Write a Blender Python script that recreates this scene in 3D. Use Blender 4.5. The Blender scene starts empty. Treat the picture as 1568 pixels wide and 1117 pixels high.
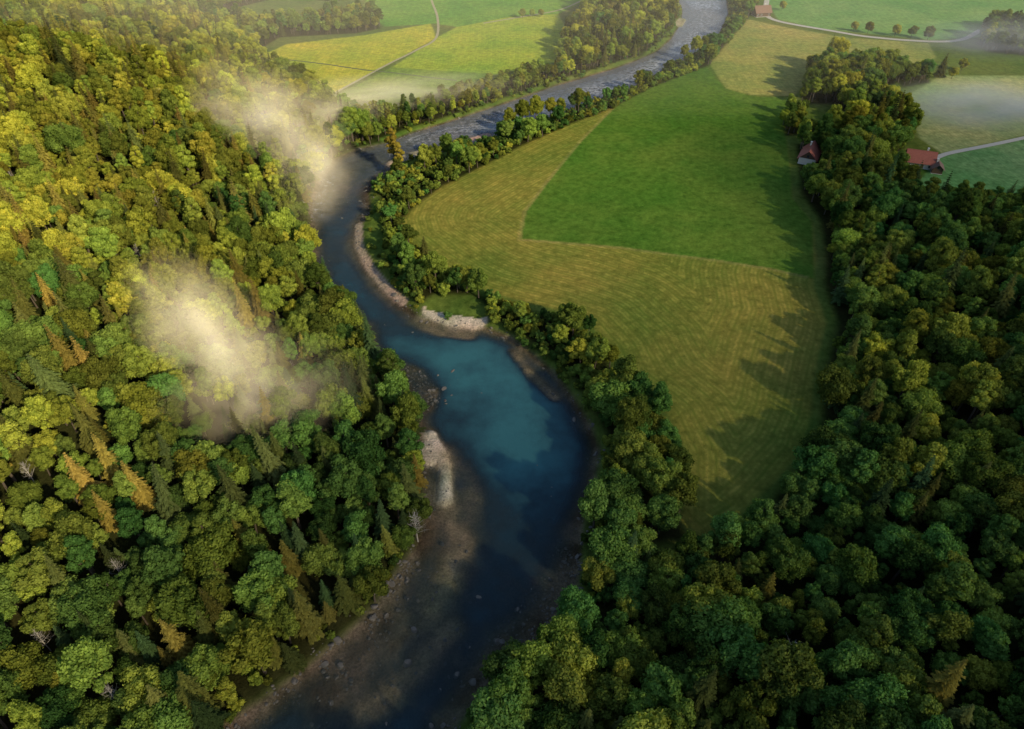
import bpy, math, random
import numpy as np
from mathutils import Vector
rng=np.random.default_rng(7)
scene=bpy.context.scene
# ------------------------------------------------------------ survey helpers
CAM_H=160.0; PITCH=math.radians(41.0); F=1568*24/36.0
sp,cp=math.sin(PITCH),math.cos(PITCH)
def P(px,py):
    u=(px-784)/F; v=(py-558.5)/F
    t=CAM_H/(sp+v*cp)
    return (u*t,(cp-v*sp)*t)
def PP(lst):
    return np.array([P(*a) if len(a)==2 else (a[0],a[1]) for a in lst],float)
def S(t):
    t=np.clip(t,0,1); return t*t*(3-2*t)
def seg_dist(x,y,pts,closed=False):
    d=np.full(x.shape,1e9); n=len(pts)
    for i in range(n if closed else n-1):
        ax,ay=pts[i]; bx,by=pts[(i+1)%n]
        dx,dy=bx-ax,by-ay; L=dx*dx+dy*dy+1e-9
        t=np.clip(((x-ax)*dx+(y-ay)*dy)/L,0,1)
        d=np.minimum(d,(x-ax-t*dx)**2+(y-ay-t*dy)**2)
    return np.sqrt(d)
def sdf(x,y,pts):
    """positive inside"""
    d=seg_dist(x,y,pts,True)
    ins=np.zeros(x.shape,bool); n=len(pts)
    for i in range(n):
        ax,ay=pts[i]; bx,by=pts[(i+1)%n]
        c=((ay>y)!=(by>y))
        if by!=ay:
            ins^=c&(x<(bx-ax)*(y-ay)/(by-ay)+ax)
    return np.where(ins,d,-d)
def vnoise(x,y,s,seed=0):
    x=x/s+seed*17.3; y=y/s-seed*9.1
    xi=np.floor(x).astype(np.int64); yi=np.floor(y).astype(np.int64)
    fx=x-xi; fy=y-yi; fx=fx*fx*(3-2*fx); fy=fy*fy*(3-2*fy)
    def h(a,b):
        n=(a*374761393+b*668265263+seed*974711)&0x7fffffff
        n=((n^(n>>13))*1274126177)&0x7fffffff
        return ((n^(n>>16))&0xffff)/65535.0
    return (h(xi,yi)*(1-fx)+h(xi+1,yi)*fx)*(1-fy)+(h(xi,yi+1)*(1-fx)+h(xi+1,yi+1)*fx)*fy
def fbm(x,y,s,seed=0):
    return vnoise(x,y,s,seed)*.55+vnoise(x,y,s/2.1,seed+1)*.28+vnoise(x,y,s/4.3,seed+2)*.17

LB=[(345,1117),(400,1080),(470,1030),(540,970),(580,930),(610,880),(640,840),(655,790),(650,740),(640,700),(640,650),(625,600),(590,560),(570,530),(540,480),(500,435),(475,400),(472,350),(477,310),(490,270),(510,247),(545,230),(590,220),(630,205),(680,190),(740,170),(800,150),(850,132),(900,118),(940,106),(975,93),(1005,80),(1028,60),(1043,35),(1045,15),(1038,0),(1025,-40),(1000,-90)]
RB=[(1090,-90),(1105,-40),(1112,0),(1115,20),(1105,45),(1085,70),(1050,90),(1010,110),(985,125),(950,143),(900,160),(840,180),(770,205),(700,228),(640,240),(605,252),(588,268),(575,278),(562,297),(566,325),(552,345),(546,370),(556,400),(580,430),(612,462),(640,487),(665,492),(700,498),(740,503),(780,518),(815,545),(850,575),(875,610),(900,650),(915,690),(905,740),(888,800),(885,850),(880,900),(845,950),(795,1010),(735,1060),(690,1117)]
river=PP([( -200,-400,0),(-160,-100,0),(-100,20,0)]+LB+RB+[(-50,0,0),(-110,-110,0),(-150,-400,0)])
F1=PP([(-200,-400,0),(-160,-100,0),(-100,20,0)]+LB[:23]+[(575,212),(520,175),(500,158),(440,125),(395,92),(340,60),(300,28),(250,-10),(150,-60),(-1200,1300,0),(-1500,-400,0)])
F7=PP([(1215,225),(1222,300),(1252,345),(1260,400),(1258,440),(1276,500),(1262,560),(1252,650),(1238,700),(1195,745),(1150,800),(1080,835),(1040,840),(960,850),(895,858),(895,910),(860,955),(810,1015),(750,1065),(715,1117),(-36,0,0),(-95,-110,0),(-140,-400,0),(1200,-400,0),(1200,280,0),(300,295,0),(1568,330),(1500,322),(1440,315),(1390,306),(1350,280),(1300,255),(1262,225)])
F8=PP([(895,858),(897,800),(920,745),(930,690),(915,655),(890,612),(960,600),(1000,650),(1030,715),(1040,790),(1060,838),(960,850)])
F5=PP([(890,612),(862,572),(828,545),(790,517),(750,495),(742,475),(720,460),(668,458),(640,475),(618,452),(598,425),(590,385),(582,350),(582,320),(576,298),(600,272),(650,255),(700,238),(770,215),(840,190),(900,168),(950,152),(1000,128),(1060,100),(1095,75),(1120,50),(1125,10),(1115,-60),(1145,-60),(1160,10),(1140,40),(1085,106),(1000,138),(940,170),(870,198),(800,230),(740,262),(680,292),(640,322),(618,345),(625,372),(660,405),(705,440),(745,460),(800,478),(850,492),(895,512),(930,550),(955,600)])
F2=PP([(545,226),(590,216),(630,201),(680,186),(740,166),(800,146),(850,128),(900,114),(940,102),(860,106),(790,122),(700,148),(620,172),(560,188),(520,178)])
F3=PP([(850,108),(862,70),(880,45),(900,15),(940,-10),(960,-60),(1015,-60),(1030,-10),(1036,30),(1018,60),(985,88),(930,104),(890,112)])
F4=PP([(300,28),(330,25),(400,40),(470,42),(540,25),(575,22),(585,48),(545,56),(430,62),(400,80),(395,92)])
F4b=PP([(250,-10),(250,-30),(520,-20),(560,2),(500,6),(430,0),(330,25)])
F6=PP([(1222,165),(1235,120),(1265,108),(1330,108),(1375,130),(1330,150),(1360,170),(1395,215),(1378,240),(1352,268),(1300,262),(1250,215),(1290,200),(1280,165)])
F6b=PP([(1360,120),(1420,118),(1425,132),(1380,140)])
F9=PP([(1490,70),(1515,40),(1568,50),(1640,60),(1640,95),(1568,90),(1510,85)])
F10=PP([(1000,-75),(1400,-60),(1700,-30),(1700,-80),(1000,-110)])
F11=PP([(1195,178),(1222,172),(1250,205),(1215,214),(1198,215)])
MEADOW=PP([(1080,105),(1110,140),(1150,152),(1215,155),(1200,200),(1207,250),(1212,310),(1242,345),(1248,400),(1243,440),(1263,500),(1248,560),(1238,650),(1223,700),(1183,745),(1130,795),(1070,830),(1040,800),(1050,760),(1050,700),(1020,640),(960,590),(935,540),(900,500),(850,480),(790,465),(740,450),(700,430),(655,400),(618,370),(612,340),(630,310),(680,280),(740,250),(800,220),(870,190),(940,160),(1000,130)])
GREEN=PP([(1080,105),(1110,140),(1150,152),(1215,155),(1200,200),(1207,250),(1212,310),(1242,345),(1245,432),(1180,418),(1100,405),(950,385),(795,373),(803,330),(840,280),(890,220),(945,163),(1000,130)])
FIELD_R=PP([(1085,100),(1140,33),(1200,45),(1300,62),(1420,71),(1432,92),(1400,112),(1250,112),(1215,152),(1150,150),(1110,140)])
FIELD_R2=PP([(1390,150),(1440,120),(1568,120),(1800,130),(1800,200),(1568,212),(1440,240),(1405,215)])
FIELD_R3=PP([(1440,244),(1568,218),(1800,205),(1800,300),(1568,322),(1470,305),(1400,290)])
FIELD_R4=PP([(1180,-70),(1700,-60),(1700,60),(1480,62),(1420,66),(1260,48),(1190,34),(1170,0)])
FIELD_L1=PP([(395,92),(440,72),(560,58),(660,40),(668,62),(600,100),(512,148),(440,120)])
FIELD_L2=PP([(668,62),(700,45),(780,30),(855,25),(868,50),(850,100),(760,118),(600,108)])
FIELD_L3=PP([(600,108),(760,118),(700,140),(600,165),(512,152)])
FIELD_L4=PP([(440,-50),(960,-60),(895,5),(855,25),(780,30),(700,45),(665,40),(590,45),(560,20),(560,0)])
TREES=[F1,F7,F8,F5,F2,F3,F4,F4b,F6,F6b,F9,F10,F11]

def stroke(x,y,pts,r):
    d=seg_dist(x,y,PP(pts) if len(pts)>1 else np.vstack([PP(pts),PP(pts)+.01]))
    return np.exp(-(d/r)**2)
BARS=[([(660,665),(674,695),(684,725),(682,765)],1.9,.5),([(654,685),(660,705)],2.0,.5),
      ([(668,478),(700,489),(726,492)],4.2,.9),([(549,345),(551,380),(567,412),(592,442),(618,464)],1.5,.4),
      ([(600,250),(632,236),(680,225),(745,207)],3.0,.45),([(1040,40),(1046,30)],3.0,.4)]
SHAL=[([(688,775),(705,830),(690,880),(655,930)],5,.45),([(620,960),(560,1010),(500,1070)],5,.6),([(560,1090),(640,1020),(690,960)],4,.9),
      ([(788,540),(815,575),(850,607)],2.4,.5),([(650,500),(670,508),(720,515)],2.6,.6),([(610,560),(645,575),(662,600),(655,625)],3,.5),
      ([(880,870),(845,930),(790,990),(740,1050)],5.5,.4),([(500,320),(530,260),(600,235),(700,205)],9,1.1),([(720,185),(800,170)],8,.6),([(1060,60),(1080,20)],12,.9),
      ([(690,690),(730,740),(720,790)],4,1.0)]
DEEP=[([(735,560),(785,615),(800,690)],19,2.1),([(600,520),(680,545)],7,.9),([(510,430),(560,480)],6,.8)]
def fields(x,y):
    """terrain height and masks"""
    sr=sdf(x,y,river); s1=sdf(x,y,F1); s7=sdf(x,y,F7)
    n=fbm(x,y,60,3); n2=fbm(x,y,9,5); n3=vnoise(x,y,2.6,8)
    bank=1.5*S((-sr)/5.5)+.35*S(-sr/1.5)
    z=bank+.5*(n-.5)*S(-sr/25)*2
    dl=np.maximum(0,s1-14); z=z+(90*(1-np.exp(-dl*.36/90)))*(.8+.45*n)
    dr=np.maximum(0,s7-16); z=z+(70*(1-np.exp(-dr*.25/70)))*(.8+.4*n)
    z=z+60*S((x-170)/300)*(1-S((y-100)/180))*(.85+.3*n)
    r=np.sqrt(x*x+(y-300)**2); z=z+420*S((r-1300)/1800)*fbm(x,y,900,21)
    dep=(.2+1.8*S(sr/8)+1.1*(n2-.5))
    for p,rad,a in DEEP: dep=dep+a*stroke(x,y,p,rad)
    for p,rad,t in SHAL:
        m=np.clip(stroke(x,y,p,rad)*1.25,0,1)*(.6+.6*S((n2-.4)*5)); m=np.clip(m,0,1); dep=dep*(1-m)+(t+.8*(n2-.5)+.3*(n3-.5))*m
    bar=np.zeros(x.shape)
    for p,rad,h in BARS:
        m=np.clip(stroke(x,y,p,rad)*1.5*(.7+.7*n2),0,1); bar=np.maximum(bar,m); dep=dep*(1-m)-(h+.5*(n2-.5))*m
    z=np.where(sr>0,-dep*S(sr/2.0),z)
    z=np.where((sr<=0)&(bar>.05),z*(1-bar)+bar*.55,z)
    return z,sr,s1,s7,bar
def PH(px,py):
    """where the sight line through a surveyed point meets the terrain"""
    u=(px-784)/F; v=(py-558.5)/F; t=np.linspace(80,900,1600)
    X_,Y_,Z_=u*t,(cp-v*sp)*t,CAM_H-(sp+v*cp)*t
    h=fields(X_,Y_)[0]; i=int(np.argmax(Z_<h)); return X_[i],Y_[i],h[i]
# ------------------------------------------------------------ materials helpers
def newmat(name):
    m=bpy.data.materials.new(name); m.use_nodes=True; nt=m.node_tree
    for n in list(nt.nodes): nt.nodes.remove(n)
    return m,nt
class N:
    def __init__(s,nt): s.nt=nt
    def __call__(s,t,**k):
        n=s.nt.nodes.new(t)
        for a,b in k.items(): setattr(n,a,b)
        return n
    def l(s,a,b): s.nt.links.new(a,b)
    def set(s,sock,v):
        if isinstance(v,bpy.types.NodeSocket): s.l(v,sock)
        else: sock.default_value=v
    def math(s,op,a,b=0.0,clamp=False):
        n=s('ShaderNodeMath',operation=op); n.use_clamp=clamp; s.set(n.inputs[0],a); s.set(n.inputs[1],b); return n.outputs[0]
    def mix(s,f,a,b,mode='MIX'):
        n=s('ShaderNodeMix',data_type='RGBA',blend_type=mode)
        s.set(n.inputs[0],f); s.set(n.inputs[6],a); s.set(n.inputs[7],b); return n.outputs[2]
    def attr(s,name,typ='GEOMETRY'):
        n=s('ShaderNodeAttribute',attribute_name=name); n.attribute_type=typ; return n
    def noise(s,vec,scale,detail=4,rough=.55):
        n=s('ShaderNodeTexNoise'); s.l(vec,n.inputs['Vector']); n.inputs['Scale'].default_value=scale
        n.inputs['Detail'].default_value=detail; n.inputs['Roughness'].default_value=rough; return n.outputs['Fac']
    def rng(s,v,a,b,c=0.,d=1.):
        n=s('ShaderNodeMapRange'); s.set(n.inputs[0],v)
        for i,q in enumerate((a,b,c,d)): n.inputs[i+1].default_value=q
        return n.outputs[0]
def C(r,g,b): return (r,g,b,1)
def simple(name,col,rough=.8,nscale=.5,var=.35):
    m,nt=newmat(name); q=N(nt); o=q('ShaderNodeOutputMaterial'); b=q('ShaderNodeBsdfPrincipled')
    tc=q('ShaderNodeTexCoord'); f=q.noise(tc.outputs['Object'],nscale)
    c=q.mix(f,C(*[k*(1-var) for k in col]),C(*[k*(1+var) for k in col]))
    q.l(c,b.inputs['Base Color']); b.inputs['Roughness'].default_value=rough; q.l(b.outputs[0],o.inputs[0]); return m
# foliage
def foliage(name,dark,light,trans=.5,lone=None):
    m,nt=newmat(name); q=N(nt); o=q('ShaderNodeOutputMaterial')
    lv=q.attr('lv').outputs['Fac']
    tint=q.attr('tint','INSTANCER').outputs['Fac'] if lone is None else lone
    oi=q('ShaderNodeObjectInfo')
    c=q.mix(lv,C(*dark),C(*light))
    warm=q.mix(tint,C(.46,.70,.74),C(1.80,1.28,.50))
    c=q.mix(1.0,c,warm,'MULTIPLY')
    h=q('ShaderNodeHueSaturation'); q.l(q.rng(oi.outputs['Random'],0,1,.477,.52),h.inputs['Hue'])
    rr=q.math('FRACT',q.math('MULTIPLY',oi.outputs['Random'],7.31))
    q.l(q.rng(rr,0,1,.5,1.55),h.inputs['Value']); q.l(c,h.inputs['Color']); h.inputs['Saturation'].default_value=.93
    d=q('ShaderNodeBsdfDiffuse')
    q.l(h.outputs[0],d.inputs['Color'])
    t=q('ShaderNodeBsdfTranslucent'); q.l(q.mix(1.0,h.outputs[0],C(1.3*trans,1.3*trans,.5*trans),'MULTIPLY'),t.inputs['Color'])
    ms=q('ShaderNodeAddShader'); q.l(d.outputs[0],ms.inputs[0]); q.l(t.outputs[0],ms.inputs[1])
    q.l(ms.outputs[0],o.inputs[0]); return m
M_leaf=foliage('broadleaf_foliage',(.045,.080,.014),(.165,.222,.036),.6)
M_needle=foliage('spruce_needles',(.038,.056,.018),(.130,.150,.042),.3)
M_bark=simple('bark',(.09,.07,.05)); M_pale=simple('dead_bark',(.35,.32,.28))
# ------------------------------------------------------------ mesh helpers
def mesh_from(name,V,Fq,mats,mi=None,attrs=None,smooth=False):
    me=bpy.data.meshes.new(name); V=np.asarray(V,np.float32); Fq=np.asarray(Fq,np.int32)
    k=Fq.shape[1]
    me.vertices.add(len(V)); me.vertices.foreach_set('co',V.ravel())
    me.loops.add(Fq.size); me.loops.foreach_set('vertex_index',Fq.ravel())
    me.polygons.add(len(Fq)); me.polygons.foreach_set('loop_start',np.arange(0,Fq.size,k,dtype=np.int32))
    for m in mats: me.materials.append(m)
    if mi is not None: me.polygons.foreach_set('material_index',np.asarray(mi,np.int32))
    me.polygons.foreach_set('use_smooth',np.full(len(Fq),smooth))
    for a,(t,d) in (attrs or {}).items():
        at=me.attributes.new(a,t,'POINT'); at.data.foreach_set('color' if t=='FLOAT_COLOR' else 'value',np.asarray(d,np.float32).ravel())
    me.update(calc_edges=True); return me
def obj(name,me,parent=None,loc=(0,0,0),link=True):
    o=bpy.data.objects.new(name,me); o.location=loc
    if link: scene.collection.objects.link(o)
    if parent: o.parent=parent
    return o
def tube(a,b,ra,rb,n=6):
    a=np.array(a,float); b=np.array(b,float); d=b-a; d/=np.linalg.norm(d)+1e-9
    u=np.cross(d,[0,0,1.]) if abs(d[2])<.9 else np.cross(d,[1.,0,0]); u/=np.linalg.norm(u); w=np.cross(d,u)
    an=np.arange(n)*2*np.pi/n; ring=np.outer(np.cos(an),u)+np.outer(np.sin(an),w)
    V=np.vstack([a+ring*ra,b+ring*rb]); Fq=[(i,(i+1)%n,n+(i+1)%n,n+i) for i in range(n)]
    return V,np.array(Fq)
def quads(c,nrm,size,r,aspect=1.0,tan=None):
    n=len(c); nrm=nrm/np.linalg.norm(nrm,axis=1,keepdims=True)
    t=r.normal(size=(n,3)) if tan is None else tan
    t=t-nrm*(t*nrm).sum(1,keepdims=True); t/=np.linalg.norm(t,axis=1,keepdims=True)+1e-9
    b=np.cross(nrm,t); s=size[:,None]
    V=np.stack([c-t*s*aspect,c-b*s*.7+nrm*s*.15,c+t*s*aspect,c+b*s*.7+nrm*s*.15],1).reshape(-1,3)
    return V,np.arange(4*n).reshape(n,4)
def assemble(name,woods,leafV,leafF,lv,mat_leaf,mat_bark):
    Vs=[];Fs=[];mi=[];at=[];off=0
    for V,f in woods:
        Vs.append(V);Fs.append(f+off);mi+= [1]*len(f);at.append(np.full(len(V),.5));off+=len(V)
    if leafV is not None:
        Vs.append(leafV);Fs.append(leafF+off);mi+=[0]*len(leafF);at.append(lv)
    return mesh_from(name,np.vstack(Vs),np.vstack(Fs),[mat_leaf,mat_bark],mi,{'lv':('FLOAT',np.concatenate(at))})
def broadleaf(name,seed,H=16,R=4.6,nl=22,total=6500,leaf=.36,mat=None,low=.28):
    r=np.random.default_rng(seed); zc=H*(low+1)/2; hz=H*(1-low)/2
    L=[]
    for i in range(nl):
        k=(i+.5)/nl; th=i*2.39996+r.uniform(-.4,.4); zz=1-1.75*k; q=math.sqrt(max(0,1-zz*zz))
        rad=r.uniform(.45,.95)
        L.append((q*math.cos(th)*R*rad,q*math.sin(th)*R*rad,zc+zz*hz*r.uniform(.5,.95),R*r.uniform(.16,.38)))
    L.append((0,0,zc,R*.5)); L=np.array(L)
    w=L[:,3]**2; w/=w.sum(); cs=[];ns=[];lvv=[];ss=[]
    for i,l in enumerate(L):
        n=int(total*w[i]*1.5); d=r.normal(size=(n,3)); d[:,2]+=.35; d/=np.linalg.norm(d,axis=1,keepdims=True)
        fl=np.array([1,1,.8]); bump=1+.25*np.sin(d[:,0]*7+i)*np.sin(d[:,1]*8+2*i)*np.sin(d[:,2]*6)
        c=l[:3]+d*fl*l[3]*(r.uniform(.6,1.3,size=(n,1)))*bump[:,None]
        keep=np.ones(n,bool)
        for j,m in enumerate(L):
            if j!=i: keep&=(((c-m[:3])/fl/m[3])**2).sum(1)>.5
        c=c[keep]; d=d[keep]; cs.append(c); ns.append(d+r.normal(size=d.shape)*.45)
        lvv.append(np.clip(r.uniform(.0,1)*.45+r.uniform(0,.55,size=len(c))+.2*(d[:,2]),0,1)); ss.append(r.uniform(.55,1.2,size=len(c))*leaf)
    c=np.vstack(cs); V,f=quads(c,np.vstack(ns),np.concatenate(ss),r)
    lv=np.repeat(np.concatenate(lvv),4)
    W=[tube((0,0,-1),(0,0,H*low),H*.022,H*.017),tube((0,0,H*low),(r.uniform(-.4,.4),r.uniform(-.4,.4),H*.85),H*.017,H*.004)]
    for i in range(0,nl,2):
        z0=H*(low+.3*i/nl); W.append(tube((0,0,z0),tuple(L[i,:3]),H*.008,H*.002,5))
    return assemble(name,W,V,f,lv,mat or M_leaf,M_bark)
def spruce(name,seed,H=21,R=3.3,mat=None):
    r=np.random.default_rng(seed); cs=[];ns=[];ts=[];ss=[];lv=[]
    tiers=24; W=[tube((0,0,-1),(0,0,H*.5),.28,.16),tube((0,0,H*.5),(0,0,H*.99),.16,.02)]
    for t in range(tiers):
        k=t/(tiers-1); z=H*(.12+.86*k); rad=R*(1-k)**.8*r.uniform(.75,1.2)+.15
        nb=int(5+8*(1-k)); a0=r.uniform(0,6.28)
        for b in range(nb):
            a=a0+b*6.283/nb+r.uniform(-.25,.25); rr=rad*r.uniform(.6,1.25); dz=-.28*rr
            dirv=np.array([math.cos(a),math.sin(a),-.3]); side=np.array([-math.sin(a),math.cos(a),0])
            if b%2==0: W.append(tube((0,0,z),(math.cos(a)*rr*.9,math.sin(a)*rr*.9,z+dz*.9),.05,.015,3))
            m=max(3,int(rr*5)); bl=r.uniform(0,.35)
            for q in range(m):
                f=(q+.6)/m
                for sgn in (-1,0,1):
                    wv=.30*rr*(1-.75*f)*sgn*.8
                    p=dirv*np.array([rr*f,rr*f,0])+np.array([0,0,z+dz*f*f*1.1-abs(wv)*.25])+side*wv
                    cs.append(p+r.normal(size=3)*.05); ns.append(np.array([math.cos(a)*.35,math.sin(a)*.35,1])+r.normal(size=3)*.25)
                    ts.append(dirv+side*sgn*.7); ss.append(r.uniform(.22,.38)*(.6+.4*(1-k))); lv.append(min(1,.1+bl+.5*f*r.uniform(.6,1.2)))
    V,f=quads(np.array(cs),np.array(ns),np.array(ss),r,1.35,np.array(ts))
    return assemble(name,W,V,f,np.repeat(lv,4),mat or M_needle,M_bark)
def bare(name,seed,H=12):
    r=np.random.default_rng(seed); W=[tube((0,0,-1),(0,0,H*.6),.22,.12),tube((0,0,H*.6),(.3,.2,H),.12,.03)]
    for i in range(22):
        z=H*r.uniform(.3,.95); a=r.uniform(0,6.28); l=H*.3*(1.15-z/H)*r.uniform(.6,1.3); e=np.array([math.cos(a)*l,math.sin(a)*l,z+l*.8])
        W.append(tube((0,0,z),e,.07,.02,4))
        for j in range(4):
            f=r.uniform(.3,.9); s=np.array([0,0,z])*(1-f)+e*f; W.append(tube(s,s+r.normal(size=3)*.7+np.array([0,0,.5]),.03,.01,3))
    return assemble(name,W,None,None,None,M_pale,M_pale)
variants=[]
specs=[(16,4.4,26,5500),(18,5.2,30,6500),(14,4.2,20,4800),(18,3.4,24,4500),(15,5.6,32,7000),(19,4.4,28,6000)]
for i,(H,R,nl,tt) in enumerate(specs): variants.append(broadleaf('v%02d_broadleaf'%i,11+i,H,R,nl,tt))
for i in range(3): variants.append(spruce('v%02d_spruce'%(6+i),31+i,[20,23,17][i],[3.4,3.8,3.2][i]))
for i in range(2): variants.append(broadleaf('v%02d_shrub'%(9+i),51+i,[4.2,5.5][i],[2.4,2.6][i],12,1700,.28,None,.05))
variants.append(bare('v11_bare',61))
def coll(name,meshes):
    c=bpy.data.collections.new(name)
    for m in meshes: c.objects.link(bpy.data.objects.new(m.name,m))
    return c
TC=coll('forest_tree_kinds',variants)
def scatter_group(name,collection):
    g=bpy.data.node_groups.new(name,'GeometryNodeTree')
    g.interface.new_socket('Geometry',in_out='INPUT',socket_type='NodeSocketGeometry')
    g.interface.new_socket('Geometry',in_out='OUTPUT',socket_type='NodeSocketGeometry')
    nn=g.nodes; gi=nn.new('NodeGroupInput'); go=nn.new('NodeGroupOutput')
    ci=nn.new('GeometryNodeCollectionInfo'); ci.inputs['Collection'].default_value=collection
    ci.inputs['Separate Children'].default_value=True; ci.inputs['Reset Children'].default_value=True
    ip=nn.new('GeometryNodeInstanceOnPoints'); ip.inputs['Pick Instance'].default_value=True
    def na(a,t):
        n=nn.new('GeometryNodeInputNamedAttribute'); n.data_type=t; n.inputs['Name'].default_value=a; return n.outputs['Attribute']
    l=g.links.new; l(gi.outputs[0],ip.inputs['Points']); l(ci.outputs[0],ip.inputs['Instance'])
    l(na('variant','INT'),ip.inputs['Instance Index'])
    l(na('rot','FLOAT_VECTOR'),ip.inputs['Rotation']); l(na('scl','FLOAT_VECTOR'),ip.inputs['Scale'])
    l(ip.outputs[0],go.inputs[0]); return g
def scatter(name,pts,variant,rot,scl,tint,group):
    me=bpy.data.meshes.new(name); n=len(pts); me.vertices.add(n); me.vertices.foreach_set('co',np.asarray(pts,np.float32).ravel())
    a=me.attributes.new('variant','INT','POINT'); a.data.foreach_set('value',np.asarray(variant,np.int32))
    a=me.attributes.new('tint','FLOAT','POINT'); a.data.foreach_set('value',np.asarray(tint,np.float32))
    a=me.attributes.new('rot','FLOAT_VECTOR','POINT'); a.data.foreach_set('vector',np.asarray(rot,np.float32).ravel())
    a=me.attributes.new('scl','FLOAT_VECTOR','POINT'); a.data.foreach_set('vector',np.asarray(scl,np.float32).ravel())
    o=obj(name,me); md=o.modifiers.new('scatter','NODES'); md.node_group=group; return o
TG=scatter_group('tree_scatter',TC)
SPR=[(138,385,1.0),(105,345,.85),(168,350,.8),(205,352,.85),(30,350,.9),(62,420,.75),(382,505,.95),(408,500,.85),(155,595,.9),(425,680,.9),(145,765,.85),(185,735,.75),(230,775,.85),(258,320,.75),(300,400,.75),(285,215,.75),(318,200,.7),(370,265,.85),(395,290,.8),(345,250,.75),(180,810,.7),(445,240,.8),(430,260,.85),(1410,1085,.9),(1165,930,.7),(640,745,.6),(90,480,.75),(290,1010,.8),(520,640,.6),(470,560,.6)]
SPRW=[(PH(a,b),s) for a,b,s in SPR]
CLEAR=[(P(1405,262),11),(P(1408,285),11),(P(1430,280),8),(P(1238,252),8),(P(1236,266),8),(P(1166,30),12)]+[((w[0],w[1]),3.6*s) for w,s in SPRW]
def region(poly,sp_,margin=1.5):
    x0,y0=poly.min(0); x1,y1=poly.max(0)
    x0=max(x0,-520);x1=min(x1,560);y0=max(y0,-60);y1=min(y1,900)
    gx,gy=np.meshgrid(np.arange(x0,x1,sp_),np.arange(y0,y1,sp_*.87)); gx=gx.copy(); gx[1::2]+=sp_/2
    gx=gx.ravel()+rng.uniform(-.4,.4,gx.size)*sp_; gy=gy.ravel()+rng.uniform(-.4,.4,gy.size)*sp_
    k=sdf(gx,gy,poly)>margin; return gx[k],gy[k]
def pick(n,types):
    ids=list(types); w=np.array([types[i] for i in ids],float); return rng.choice(ids,size=n,p=w/w.sum())
BL={i:1 for i in range(6)}
def put(name,x,y,mixw,s0,s1,tint0,extra=None):
    for (hx,hy),hr in CLEAR:
        k=(x-hx)**2+(y-hy)**2>hr**2; x,y=x[k],y[k]
    z=fields(x,y)[0]; v=pick(len(x),mixw)
    cn=fbm(x,y,38,40)
    if extra is not None:  # spruce groves follow noise
        k=(cn>.54)&(rng.uniform(size=len(x))<extra); v=np.where(k,rng.integers(6,9,len(x)),v)
    n=len(x); s=(s0+(s1-s0)*rng.uniform(0,1,n)**1.3)*(.82+.36*vnoise(x,y,22,9))
    rot=np.stack([rng.normal(0,.05,n),rng.normal(0,.05,n),rng.uniform(0,6.28,n)],1)
    scl=np.stack([s*rng.uniform(.88,1.2,n),s*rng.uniform(.88,1.2,n),s*rng.uniform(.95,1.15,n)],1)
    t0=tint0(x,y) if callable(tint0) else tint0
    tint=np.clip(t0+.9*(fbm(x,y,30,70)-.5)+rng.normal(0,.22,n),0,1)
    scatter(name,np.stack([x,y,z-.2],1),v,rot,scl,tint,TG); return n
def mk(name,poly,sp_,mixw,s0,s1,tint0,margin=1.5,extra=None):
    x,y=region(poly,sp_,margin); return put(name,x,y,mixw,s0,s1,tint0,extra)
cnt=0
# sunlit warmth put into the leaf tint: yellower, brighter toward the far left
hill_t=lambda x,y: .24+.50*S((-x-20)/170)*S((y-20)/200)
cnt+=mk('hillside_forest',F1,5.6,{**BL,6:.35,7:.35,8:.35,11:.1},.48,1.04,hill_t,1,.3)
cnt+=mk('valley_forest',F7,5.7,{**BL,6:.16,7:.16,11:.06},.5,1.0,.22,2.5,.2)
cnt+=mk('riverside_woodland',F8,5.8,{0:1,1:2,4:2,5:1},.6,.98,.28,1)
cnt+=mk('riverside_thicket',F5,3.6,{0:.12,2:.2,9:1,10:1.3},.55,.95,.3,.3)
cnt+=mk('riverbank_tree_belt',F2,4.6,{0:1,2:1,3:1,9:1,10:1},.45,.7,.5,.3)
cnt+=mk('river_bend_copse',F3,5.8,{**BL,7:.5},.6,1.0,.6,1,.4)
cnt+=mk('field_edge_copse',F4,6.2,{**BL,7:.3},.45,.8,.5,.5)
cnt+=mk('field_edge_copse',F4b,6.2,{**BL,7:.3},.45,.8,.5,.5)
cnt+=mk('farm_copse',F6,6.0,{**BL,7:.2},.65,1.0,.4,.5)
cnt+=mk('farm_copse',F6b,5.5,{**BL},.5,.8,.35,.3)
cnt+=mk('farm_copse',F9,6.5,{**BL},.5,.9,.4,.5)
cnt+=mk('distant_forest',F10,7,{**BL,7:.5},.6,1.,.4,.5)
cnt+=mk('farm_copse',F11,5,{**BL,10:1},.4,.7,.35,.3)
# bank scrub right down to the water line
bx=rng.uniform(-140,240,42000); by=rng.uniform(20,760,42000); _,bs,_,_,bb=fields(bx,by)
k=(bs<-1.0)&(bs>-7)&(bb<.12)&(rng.uniform(size=len(bx))<.5)
cnt+=put('riverbank_scrub',bx[k],by[k],{9:1,10:1},.28,.70,.3)
print('trees',cnt)
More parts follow.
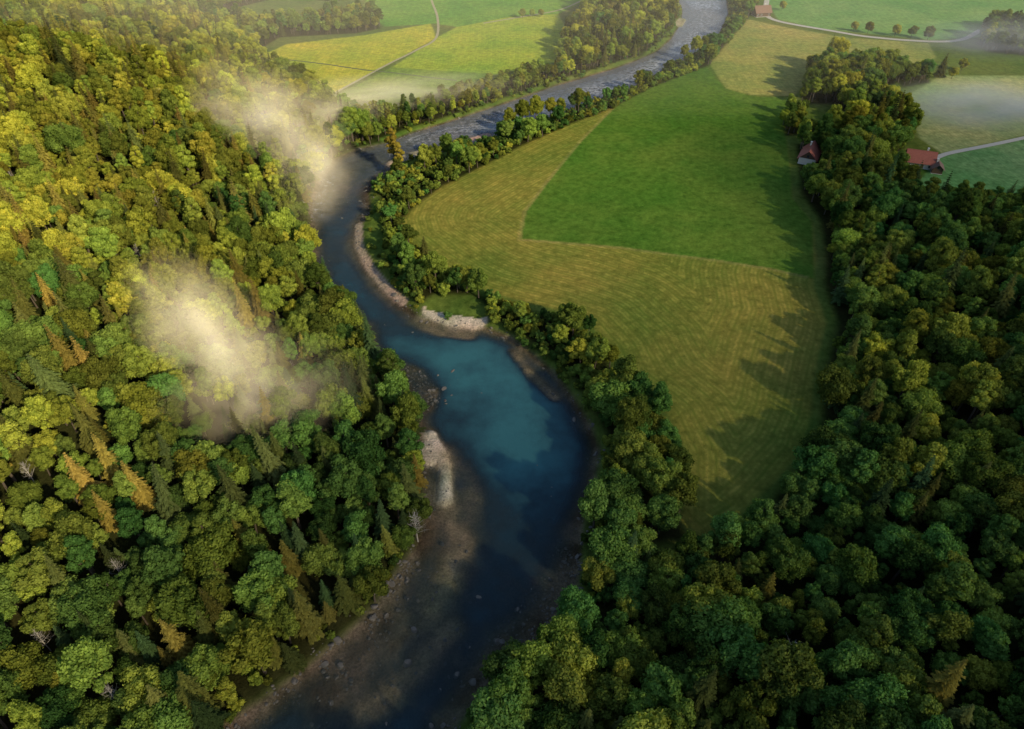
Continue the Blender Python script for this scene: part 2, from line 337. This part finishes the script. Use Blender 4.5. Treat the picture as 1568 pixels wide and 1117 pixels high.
# ------------------------------------------------------------ terrain
def axis(a,b,step,lo,hi):
    core=list(np.arange(a,b,step)); s=step; v=core[-1]
    up=[]
    while v<hi: s*=1.22; v+=s; up.append(v)
    s=step; v=a; dn=[]
    while v>lo: s*=1.22; v-=s; dn.append(v)
    return np.array(dn[::-1]+core+up)
xs=axis(-240,330,1.1,-5000,5000)
ys=np.concatenate([axis(40,420,1.0,-3000,421),np.arange(423,760,2.2)]); ys=np.unique(ys); s=2.2; v=760; e=[]
while v<6000: v+=s; s*=1.2; e.append(v)
ys=np.concatenate([ys,e])
X,Y=np.meshgrid(xs,ys); sh=X.shape; x=X.ravel(); y=Y.ravel()
Z,sr,s1,s7,bar=fields(x,y)
print('terrain verts',len(x))
col=np.zeros((len(x),3)); 
n1=fbm(x,y,35,50)[:,None]; n2=fbm(x,y,7,51)[:,None]
grass=np.array([.085,.145,.022])*(1-n1)+np.array([.12,.16,.04])*n1
col[:]=grass
def paint(sd,c,soft=1.0,amt=1.0):
    m=(S(sd/soft+.5)*amt)[:,None]; col[:]=col*(1-m)+np.array(c)*m
sdm=sdf(x,y,MEADOW); sdg=sdf(x,y,GREEN)
stripe=np.zeros(len(x))
for poly,c in ((FIELD_R,(.26,.28,.075)),(FIELD_R2,(.25,.32,.12)),(FIELD_R3,(.14,.28,.10)),(FIELD_R4,(.14,.29,.08)),(FIELD_L1,(.37,.39,.035)),(FIELD_L2,(.26,.36,.035)),(FIELD_L3,(.15,.25,.035)),(FIELD_L4,(.12,.28,.035))):
    sd=sdf(x,y,poly); paint(sd,c,2.5); 
    stripe=np.maximum(stripe,.4*S(sd/3))
paint(sdm,(.195,.205,.040),2.0); stripe=np.maximum(stripe,S(sdm/3))
paint(sdg,(.085,.168,.024),1.6); stripe*=1-.8*S(sdg/2+.5)
edge=np.exp(-(sdg/1.1)**2)*(sdm>2); paint(edge*2-1.0,(.28,.25,.08),1.2,.6)
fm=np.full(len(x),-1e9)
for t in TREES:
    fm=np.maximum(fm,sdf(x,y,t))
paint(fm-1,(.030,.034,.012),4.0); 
far=np.sqrt(x*x+(y-300)**2); paint((far-1200)/200,(.03,.05,.02),2)
# gravel
gr=S((sr+2.2)/2.2); gr=np.maximum(gr,S(bar*3-.3)); gr=np.where(sr<-5,0,gr)
barc=S(bar*2.2)[:,None]
bright=np.maximum(stroke(x,y,[(660,665),(674,695),(684,725),(682,765)],7),stroke(x,y,[(668,478),(700,489),(726,492)],7))[:,None]
barcol=np.array([.34,.28,.22])*(1-bright)+np.array([.62,.54,.44])*bright
gcol=np.array([.14,.115,.082])[None]*(1-barc)+barcol*barc
mud=np.array([.060,.046,.030])[None]; k=S((n2-.35)*3)*(1-barc); gcol=gcol*(1-k)+mud*k
tan_=np.zeros(len(x))
for p,rad in (([(690,785),(705,830),(690,880),(655,930)],5),([(788,540),(815,575),(850,607)],3),([(640,500),(665,508),(740,515)],4),([(690,700),(725,760)],5),([(560,1090),(640,1020),(690,960)],3)):
    tan_=np.maximum(tan_,stroke(x,y,p,rad))
k=(tan_*S((n2[:,0]-.2)*3))[:,None]*.9; gcol=gcol*(1-k)+np.array([.34,.27,.165])*k
col=col*(1-gr[:,None])+gcol*gr[:,None]
grid=np.arange(len(x)).reshape(sh)
FQ=np.stack([grid[:-1,:-1],grid[:-1,1:],grid[1:,1:],grid[1:,:-1]],-1).reshape(-1,4)
m,nt=newmat('ground_material'); q=N(nt); o=q('ShaderNodeOutputMaterial'); b=q('ShaderNodeBsdfDiffuse')
geo=q('ShaderNodeNewGeometry'); pos=geo.outputs['Position']
base=q.attr('gcol').outputs['Color']; sd=q.attr('sdm').outputs['Fac']; st=q.attr('stripe').outputs['Fac']; grv=q.attr('gravel').outputs['Fac']
na=q.noise(pos,.035,4,.6); nb=q.noise(pos,.35,5,.65); nc=q.noise(pos,1.6,4,.7); nl_=q.noise(pos,.012,3,.5)
wob=q.math('MULTIPLY',q.math('SUBTRACT',nl_,.5),9)
ph=q.math('MULTIPLY',q.math('ADD',sd,wob),2*math.pi/4.6)
s1n=q.math('SINE',ph); s2n=q.math('SINE',q.math('MULTIPLY',ph,2.63))
ss=q.math('ADD',q.math('MULTIPLY',s1n,.34),q.math('MULTIPLY',s2n,.42))
ss=q.math('MULTIPLY',ss,q.rng(nb,.35,.65,.0,1.2)); ss=q.math('MULTIPLY',ss,st)
c=q.mix(1.0,base,q.mix(q.rng(ss,-1,1),C(.60,.74,.64),C(1.46,1.27,1.44)),'MULTIPLY')
c=q.mix(1.0,c,q.mix(q.rng(na,.3,.7),C(.74,.90,.8),C(1.28,1.10,1.1)),'MULTIPLY')
c=q.mix(1.0,c,q.mix(q.rng(nl_,.35,.65),C(.78,.93,.8),C(1.22,1.06,1.1)),'MULTIPLY')
c=q.mix(1.0,c,q.mix(q.rng(nb,.25,.75),C(.56,.60,.56),C(1.46,1.40,1.40)),'MULTIPLY')
c=q.mix(q.math('MULTIPLY',grv,1.0),c,q.mix(1.0,c,q.mix(q.rng(nc,.3,.7),C(.5,.5,.5),C(1.45,1.45,1.45)),'MULTIPLY'))
q.l(c,b.inputs['Color'])
bp=q('ShaderNodeBump'); bp.inputs['Strength'].default_value=.7; bp.inputs['Distance'].default_value=.6
q.l(q.math('ADD',nc,nb),bp.inputs['Height']); q.l(bp.outputs[0],b.inputs['Normal']); q.l(b.outputs[0],o.inputs[0])
M_ground=m
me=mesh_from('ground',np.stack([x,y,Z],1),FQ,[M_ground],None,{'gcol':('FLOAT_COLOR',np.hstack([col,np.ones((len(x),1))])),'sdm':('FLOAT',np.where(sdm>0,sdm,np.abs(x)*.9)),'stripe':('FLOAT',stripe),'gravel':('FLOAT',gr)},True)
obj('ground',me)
# ------------------------------------------------------------ water
mx=(sr>-4)
keep=mx[FQ].any(1); fq=FQ[keep]; used=np.unique(fq); remap=np.zeros(len(x),int); remap[used]=np.arange(len(used))
ux,uy=x[used],y[used]
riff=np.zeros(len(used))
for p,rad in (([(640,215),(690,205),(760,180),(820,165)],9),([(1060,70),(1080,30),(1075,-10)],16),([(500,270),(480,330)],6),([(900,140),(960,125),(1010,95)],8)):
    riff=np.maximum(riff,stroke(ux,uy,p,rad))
upst=S((uy-270)/170)   # sky reflection painted into the water colour above the bend
m,nt=newmat('river_water'); q=N(nt); o=q('ShaderNodeOutputMaterial')
geo=q('ShaderNodeNewGeometry'); pos=geo.outputs['Position']
dep=q.attr('depth').outputs['Fac']; rf=q.attr('riffle').outputs['Fac']; up=q.attr('sky_sheen').outputs['Fac']
nz=q.noise(pos,.07,8,.7); d2=q.math('ADD',dep,q.math('MULTIPLY',q.math('SUBTRACT',nz,.5),2.8))
cr=q('ShaderNodeValToRGB'); q.l(q.rng(d2,0,4.2,0,1),cr.inputs[0])
els=cr.color_ramp.elements; els[0].position=0; els[0].color=C(.12,.11,.07); els[1].position=1; els[1].color=C(.042,.155,.170)
for p_,c_ in ((.12,(.095,.095,.065)),(.26,(.050,.066,.056)),(.42,(.020,.036,.042)),(.60,(.017,.046,.060)),(.8,(.030,.100,.118))):
    e_=els.new(p_); e_.color=C(*c_)
b=q('ShaderNodeBsdfPrincipled'); b.inputs['IOR'].default_value=1.33
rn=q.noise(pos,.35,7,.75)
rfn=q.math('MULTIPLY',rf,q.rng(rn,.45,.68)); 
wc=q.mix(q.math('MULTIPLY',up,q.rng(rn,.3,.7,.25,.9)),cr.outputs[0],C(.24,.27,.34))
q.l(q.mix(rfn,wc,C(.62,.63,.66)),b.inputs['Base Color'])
b.inputs['Roughness'].default_value=.2
al=q.math('MAXIMUM',q.rng(dep,.0,2.3,.05,.92),q.math('MULTIPLY',up,.62)); q.l(al,b.inputs['Alpha'])
bp=q('ShaderNodeBump'); bp.inputs['Strength'].default_value=.6; bp.inputs['Distance'].default_value=.25
mp=q('ShaderNodeMapping'); mp.inputs['Scale'].default_value=(1,.6,1); q.l(pos,mp.inputs[0])
q.l(q.noise(mp.outputs[0],.8,4,.65),bp.inputs['Height']); q.l(bp.outputs[0],b.inputs['Normal'])
q.l(b.outputs[0],o.inputs[0])
me=mesh_from('river',np.stack([ux,uy,np.zeros(len(used))],1),remap[fq],[m],None,{'depth':('FLOAT',np.maximum(-Z[used],0)),'riffle':('FLOAT',riff),'sky_sheen':('FLOAT',upst)},True)
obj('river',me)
# ------------------------------------------------------------ rocks
M_rock=simple('river_stone',(.14,.125,.105),.8,.9,.5)
def rockmesh(seed):
    import bmesh
    bm=bmesh.new(); bmesh.ops.create_icosphere(bm,subdivisions=2,radius=1); r=np.random.default_rng(seed); pl=r.normal(size=(9,3)); pl/=np.linalg.norm(pl,axis=1,keepdims=True)
    for v in bm.verts:
        p=np.array(v.co)
        for n in pl:
            d=p@n
            if d>.68: p=p-n*(d-.68)
        v.co=Vector(p*np.array([1.2,.85,.6]))
    me=bpy.data.meshes.new('r%d_rock'%seed); bm.to_mesh(me); bm.free(); me.materials.append(M_rock); return me
RC=coll('river_rock_kinds',[rockmesh(i) for i in range(4)])
RG=scatter_group('rock_scatter',RC)
n=110000; rx=rng.uniform(-110,60,n); ry=rng.uniform(50,420,n); zz,rs,_,_,rb=fields(rx,ry)
pr=np.exp(-((rs-.3)/1.8)**2)*.2+.5*stroke(rx,ry,[(595,560),(630,580),(660,580),(665,610)],4.5)+.32*stroke(rx,ry,[(885,860),(850,930),(800,985),(745,1040)],6)*(rs>-2)+.2*stroke(rx,ry,[(655,800),(620,900),(560,965),(430,1075)],6)
pr+=.4*stroke(rx,ry,[(700,735),(725,765),(740,780)],1.4)+.008+.03*(ry<130)
pr*=(fbm(rx,ry,8,33)>.42)
k=rng.uniform(size=n)<pr; k&=(rs>-3.5); rx,ry,zz=rx[k],ry[k],zz[k]; n=len(rx)
s=np.clip(rng.lognormal(-1.15,.55,n),.12,1.2)
scatter('river_rocks',np.stack([rx,ry,np.maximum(zz,-.35)],1),rng.integers(0,4,n),np.stack([rng.normal(0,.3,n),rng.normal(0,.3,n),rng.uniform(0,6.28,n)],1),np.stack([s,s,s],1),rng.uniform(0,1,n),RG)
print('rocks',n)
# ------------------------------------------------------------ roads / paths
def smooth_path(pts,n=12):
    p=np.vstack([pts[0],pts,pts[-1]]); out=[]
    for i in range(1,len(p)-2):
        for t in np.linspace(0,1,n,endpoint=False):
            a,b_,c_,d=p[i-1],p[i],p[i+1],p[i+2]
            out.append(.5*((2*b_)+(-a+c_)*t+(2*a-5*b_+4*c_-d)*t*t+(-a+3*b_-3*c_+d)*t**3))
    out.append(p[-2]); return np.array(out)
def ribbon(name,px,w,mat):
    c=smooth_path(PP(px)); t=np.gradient(c,axis=0); t/=np.linalg.norm(t,axis=1,keepdims=True)+1e-9; nn=np.stack([-t[:,1],t[:,0]],1)
    rows=[c+nn*w*k for k in (-.5,-.17,.17,.5)]; z=np.max([fields(r[:,0],r[:,1])[0] for r in rows],0)+.10
    V=np.vstack([np.column_stack([r,z+(.05 if i in(1,2) else 0)]) for i,r in enumerate(rows)]); L=len(c)
    fq=[(k*L+i,(k+1)*L+i,(k+1)*L+i+1,k*L+i+1) for k in range(3) for i in range(L-1)]
    o=obj(name,mesh_from(name,V,np.array(fq)[:,::-1],[mat],None,None,True)); return o
M_road=simple('gravel_road_surface',(.45,.42,.36),.9,1.2,.2); M_path=simple('dirt_path_surface',(.34,.30,.17),.95,.6,.3)
ribbon('gravel_road',[(1178,-40),(1174,0),(1172,24),(1190,36),(1260,49),(1340,62),(1420,68),(1470,65),(1500,50)],4.5,M_road)
ribbon('farm_lane',[(1425,250),(1450,240),(1500,230),(1568,216),(1700,190)],3.2,M_road)
ribbon('dirt_path',[(655,-40),(660,0),(670,30),(668,62),(640,80),(600,100),(560,122),(512,148)],2.0,M_path)
ribbon('dirt_path',[(900,0),(860,18),(810,28),(740,40)],2.2,M_path)
ribbon('field_track',[(430,95),(500,103),(560,112),(600,116),(700,128)],1.6,simple('field_track_grass',(.06,.09,.02)))
# ------------------------------------------------------------ houses
M_wall=simple('plaster_wall',(.62,.58,.5),.9,.4,.12); M_roof=simple('clay_tile_roof',(.32,.10,.065),.8,1.5,.35); M_roofb=simple('brown_roof',(.20,.12,.08),.8,1.5,.3)
M_wood=simple('dark_timber',(.10,.06,.035)); M_glass=simple('window_glass',(.03,.04,.05),.1); M_frame=simple('window_frame',(.6,.6,.58))
def box(name,par,c,s,mat):
    x0,y0,z0=np.array(c)-np.array(s)/2; x1,y1,z1=np.array(c)+np.array(s)/2
    V=[(x0,y0,z0),(x1,y0,z0),(x1,y1,z0),(x0,y1,z0),(x0,y0,z1),(x1,y0,z1),(x1,y1,z1),(x0,y1,z1)]
    Fq=[(0,3,2,1),(4,5,6,7),(0,1,5,4),(1,2,6,5),(2,3,7,6),(3,0,4,7)]
    return obj(name,mesh_from(name,V,Fq,[mat]),par)
def house(name,px,py,ang,L,W,Hw,Hr,roof,wall):
    x0,y0=P(px,py); z0=float(fields(np.array([x0]),np.array([y0]))[0][0])
    e=bpy.data.objects.new(name,None); scene.collection.objects.link(e); e.location=(x0,y0,z0); e.rotation_euler=(0,0,ang)
    box('foundation',e,(0,0,-.6),(L+.2,W+.2,1.6),M_frame)
    box('walls',e,(0,0,.2+Hw/2),(L,W,Hw),wall)
    hL,hW,zt=L/2,W/2,.2+Hw
    for sgn,nm in ((-1,'gable_a'),(1,'gable_b')):
        xx=sgn*hL; V=[(xx,-hW,zt),(xx,hW,zt),(xx,.02,zt+Hr-.05),(xx,-.02,zt+Hr-.05),(xx-sgn*.3,-hW,zt),(xx-sgn*.3,hW,zt),(xx-sgn*.3,.02,zt+Hr-.05),(xx-sgn*.3,-.02,zt+Hr-.05)]
        obj(nm,mesh_from(nm,V,[(0,1,2,3),(7,6,5,4),(1,5,6,2),(0,3,7,4)],[M_wood]),e)
    ov=.9; sl=Hr/hW
    for sgn,nm in ((-1,'roof_slope_a'),(1,'roof_slope_b')):
        rows=9; V=[];Fq=[]
        for i in range(rows):   # overlapping tile courses
            a=(hW+ov)*(1-i/rows); b2=(hW+ov)*(1-(i+1)/rows)
            za=zt+Hr-sl*a+.22; zb=zt+Hr-sl*b2+.14; k=len(V)
            V+=[(-hL-ov,sgn*a,za),(hL+ov,sgn*a,za),(hL+ov,sgn*b2,zb),(-hL-ov,sgn*b2,zb),(-hL-ov,sgn*a,za-.16),(hL+ov,sgn*a,za-.16)]
            Fq+=[(k,k+1,k+2,k+3),(k+4,k+5,k+1,k)]
        obj(nm,mesh_from(nm,V,Fq,[roof]),e)
    box('ridge_cap',e,(0,0,zt+Hr+.16),(L+2*ov,.35,.16),roof)
    box('chimney',e,(L*.2,W*.12,zt+Hr+.1),(.8,.8,2.2),M_wall)
    box('chimney_cap',e,(L*.2,W*.12,zt+Hr+1.28),(1.0,1.0,.14),M_frame)
    nwin=max(2,int(L/3.2))
    for i in range(nwin):
        xx=-hL+(i+.5)*L/nwin
        for sgn in(-1,1):
            if i==nwin//2 and sgn==-1:
                box('door',e,(xx,sgn*(hW+.04),1.25),(1.1,.1,2.1),M_wood); continue
            box('window_frame',e,(xx,sgn*(hW+.03),1.7),(1.2,.08,1.4),M_frame); box('window_pane',e,(xx,sgn*(hW+.07),1.7),(.95,.04,1.15),M_glass)
    for sgn in (-1,1):
        box('gable_window',e,(sgn*(hL+.03),0,zt+Hr*.3),(.08,1.1,1.2),M_glass)
    return e
house('farmhouse',1402,258,math.radians(-20),13,9.5,3.4,4.2,M_roof,M_wall)
house('farmhouse',1236,250,math.radians(62),15,8.5,3.2,4.0,M_roof,M_wall)
house('barn',1164,28,math.radians(10),13,9,3.6,4,M_roofb,M_wood)
house('shed',1430,268,math.radians(70),7,5,2.6,2,M_roofb,M_wood)
# ------------------------------------------------------------ individual trees
def tree(name,px,py,mesh,s,sx=1.0):
    x0,y0=P(px,py); z0=float(fields(np.array([x0]),np.array([y0]))[0][0])
    o=obj(name,mesh,None,(x0,y0,z0-.1)); o.scale=(s*sx,s*sx,s); o.rotation_euler=(0,0,random.Random(px).uniform(0,6)); return o
M_yel=foliage('poplar_foliage',(.10,.11,.012),(.28,.25,.03),.6,.45)
M_wil=foliage('willow_foliage',(.07,.11,.015),(.20,.23,.03),.6,.45)
M_gold=foliage('golden_spruce_needles',(.072,.070,.018),(.27,.235,.052),.5,.5)
M_dksp=foliage('dark_spruce_needles',(.04,.05,.014),(.11,.12,.03),.3,.3)
pop=broadleaf('poplar',81,20,3.0,24,6000,.33,M_yel,.18); pop2=broadleaf('willow',82,17,4.6,24,6500,.36,M_wil)
fieldm=broadleaf('field_tree',83,13,4.6,22,5500,.36,M_wil,.15)
gold=[spruce('golden_spruce_%d'%i,91+i,[22,25][i],[3.6,4.2][i],M_gold) for i in range(2)]
dsp=spruce('dark_spruce',95,20,3.6,M_dksp)
for i,((wx,wy,wz),s_) in enumerate(SPRW):
    o=obj('spruce_tree',gold[i%2],None,(wx,wy,wz-.3)); o.scale=(s_,s_,s_); o.rotation_euler=(.03*math.sin(i*3),.03*math.cos(i*5),i*1.7)
tree('poplar_tree',606,262,pop,1.1,1.1); tree('poplar_tree',614,270,pop,.8,1.1)
for a in ((780,205,.8),(800,200,.95),(820,198,1.0),(842,190,.8),(858,186,.7),(885,178,.85),(897,172,.6),(1062,95,.9),(1045,100,.7),(1075,88,.75)):
    tree('willow_tree',a[0],a[1],pop2,a[2]*1.1,.85)
for a in ((1305,52,.6),(1327,55,.7),(1368,60,.7),(1393,62,.7),(1418,66,.8),(800,32,.6),(815,30,.5),(828,30,.5),(1196,20,.6),(1455,125,.6),(1470,112,.65)):
    tree('field_tree',a[0],a[1],fieldm,a[2],1.1)
tree('spruce_tree',1436,122,dsp,.8,1.3); tree('spruce_tree',652,402,dsp,.55,1.4); tree('apple_tree',700,428,fieldm,.42,1.2)
tree('willow_bush',686,490,variants[9],.7)
for a in ((545,760),(532,770),(640,830)): tree('dead_tree',a[0],a[1],variants[11],1.1)
# ------------------------------------------------------------ morning mist (volumes)
def mist(name,cx,cy,z,rx_,ry_,rz_,dens,seed,ang=0,ns=1.6,thr=.5):
    import bmesh
    bm=bmesh.new(); bmesh.ops.create_icosphere(bm,subdivisions=3,radius=1); me=bpy.data.meshes.new(name); bm.to_mesh(me); bm.free()
    o=obj(name,me); o.location=(cx,cy,z); o.scale=(rx_,ry_,rz_); o.rotation_euler=(0,0,ang)
    m,nt=newmat(name+'_vapour'); q=N(nt); out=q('ShaderNodeOutputMaterial'); tc=q('ShaderNodeTexCoord').outputs['Object']
    ln=q('ShaderNodeVectorMath',operation='LENGTH'); q.l(tc,ln.inputs[0])
    fall=q.rng(ln.outputs['Value'],1.0,.0,0,1); fall=q.math('POWER',fall,1.7)
    ad=q('ShaderNodeVectorMath',operation='ADD'); q.l(tc,ad.inputs[0]); ad.inputs[1].default_value=(seed*3.1,seed*1.7,0)
    n_=q('ShaderNodeTexNoise'); q.l(ad.outputs[0],n_.inputs['Vector']); n_.inputs['Scale'].default_value=ns; n_.inputs['Detail'].default_value=3
    nz=q.rng(n_.outputs['Fac'],thr-.17,thr+.28,0,1)
    vs=q('ShaderNodeVolumeScatter'); vs.inputs['Color'].default_value=C(1,.87,.60) if seed<4 else C(1,.98,.90); vs.inputs['Anisotropy'].default_value=-.55
    q.l(q.math('MULTIPLY',q.math('MULTIPLY',fall,nz),dens),vs.inputs['Density']); q.l(vs.outputs[0],out.inputs['Volume'])
    m.cycles.volume_step_rate=1.5
    me.materials.append(m); return o
def mp_(px,py,*a,**k): x0,y0=P(px,py); return mist('morning_mist',x0,y0,*a,**k)
mp_(425,275,32,58,18,34,.065,1,-.45,ns=1.9,thr=.49)
mp_(490,300,16,24,60,18,.038,1.4,.2,ns=1.8,thr=.47)
mp_(515,220,18,46,14,22,.060,2,.5,ns=1.9,thr=.48)
mp_(375,665,38,34,14,32,.062,3,-.5,ns=2.1,thr=.49)
mp_(440,710,28,32,14,24,.040,2.5,.3,ns=2.2,thr=.48)
mp_(600,170,11,105,22,13,.062,3.5,.25,ns=2.6,thr=.45)
mp_(1515,185,9,80,42,13,.105,4,ns=2.0,thr=.46)
mp_(1530,85,12,90,40,16,.055,6,ns=2.4,thr=.46)
# broad, even humid haze lying over the far fields
import bmesh
bm=bmesh.new(); bmesh.ops.create_cube(bm,size=1); me=bpy.data.meshes.new('valley_haze'); bm.to_mesh(me); bm.free()
o=obj('valley_haze',me,None,(100,950,32)); o.scale=(2400,1100,62)
m,nt=newmat('valley_haze_vapour'); q=N(nt); out=q('ShaderNodeOutputMaterial'); vs=q('ShaderNodeVolumeScatter'); vs.inputs['Density'].default_value=.0006; vs.inputs['Color'].default_value=C(1,.93,.76); vs.inputs['Anisotropy'].default_value=-.4
q.l(vs.outputs[0],out.inputs['Volume']); me.materials.append(m)
# ------------------------------------------------------------ unseen sheet added above the frame to soften and dim the sun
EL=math.radians(28); AZ=math.radians(136)
sd_=Vector((math.sin(AZ)*math.cos(EL),math.cos(AZ)*math.cos(EL),math.sin(EL)))
CH=520.0; off=sd_*(CH/sd_.z)
gx,gy=np.meshgrid(np.linspace(-500,900,110),np.linspace(-700,900,120)); fx,fy=gx.ravel(),gy.ravel()
dcl=(S((330-fy+.5*fx)/300)*S((fx+190+ .25*(fy-100))/150))  # dims the near and right part of the valley
dcl=np.clip(dcl*(.75+.5*fbm(fx,fy,160,91)),0,1)
dcl=np.maximum(dcl*.85,S((fx-80+.0*fy)/70)*S((440-fy)/90))
ef=S((fx+480)/200)*S((890-fx)/200)*S((fy+690)/200); dcl*=ef*(.72+.3*fbm(fx,fy,70,97))
zc=CH+25*fbm(fx,fy,90,95)
gi_=np.arange(len(fx)).reshape(gx.shape); cf=np.stack([gi_[:-1,:-1],gi_[:-1,1:],gi_[1:,1:],gi_[1:,:-1]],-1).reshape(-1,4)
m,nt=newmat('sun_dimming_film'); q=N(nt); out=q('ShaderNodeOutputMaterial'); a_=q.attr('cover').outputs['Fac']
tr=q('ShaderNodeBsdfTransparent'); tl=q('ShaderNodeBsdfTranslucent'); tl.inputs['Color'].default_value=C(.9,.9,.9)
ms=q('ShaderNodeMixShader'); q.l(a_,ms.inputs[0]); q.l(tr.outputs[0],ms.inputs[1]); q.l(tl.outputs[0],ms.inputs[2]); q.l(ms.outputs[0],out.inputs[0])
obj('sun_dimming_sheet',mesh_from('sun_dimming_sheet',np.stack([fx+off.x,fy+off.y,zc],1),cf,[m],None,{'cover':('FLOAT',dcl*.9)},True))
# ------------------------------------------------------------ light, world, camera
sl=bpy.data.lights.new('sun','SUN'); sl.energy=5; sl.angle=math.radians(1.5); sl.color=(1,.85,.57)
so=bpy.data.objects.new('sun',sl); scene.collection.objects.link(so); so.rotation_euler=sd_.to_track_quat('Z','Y').to_euler()
w=bpy.data.worlds.new('World'); scene.world=w; w.use_nodes=True; nt=w.node_tree; bg=nt.nodes['Background']
sk=nt.nodes.new('ShaderNodeTexSky'); sk.sky_type='NISHITA'; sk.sun_disc=False; sk.sun_elevation=EL; sk.sun_rotation=AZ
nt.links.new(sk.outputs[0],bg.inputs[0]); bg.inputs[1].default_value=.15
cd=bpy.data.cameras.new('camera'); cd.lens=24; cd.sensor_width=36; cd.clip_end=20000; cd.clip_start=.5
co=bpy.data.objects.new('camera',cd); scene.collection.objects.link(co); co.location=(0,0,CAM_H); co.rotation_euler=(math.pi/2-PITCH,0,0)
scene.camera=co
scene.view_settings.view_transform='Standard'; scene.view_settings.look='None'; scene.view_settings.exposure=0
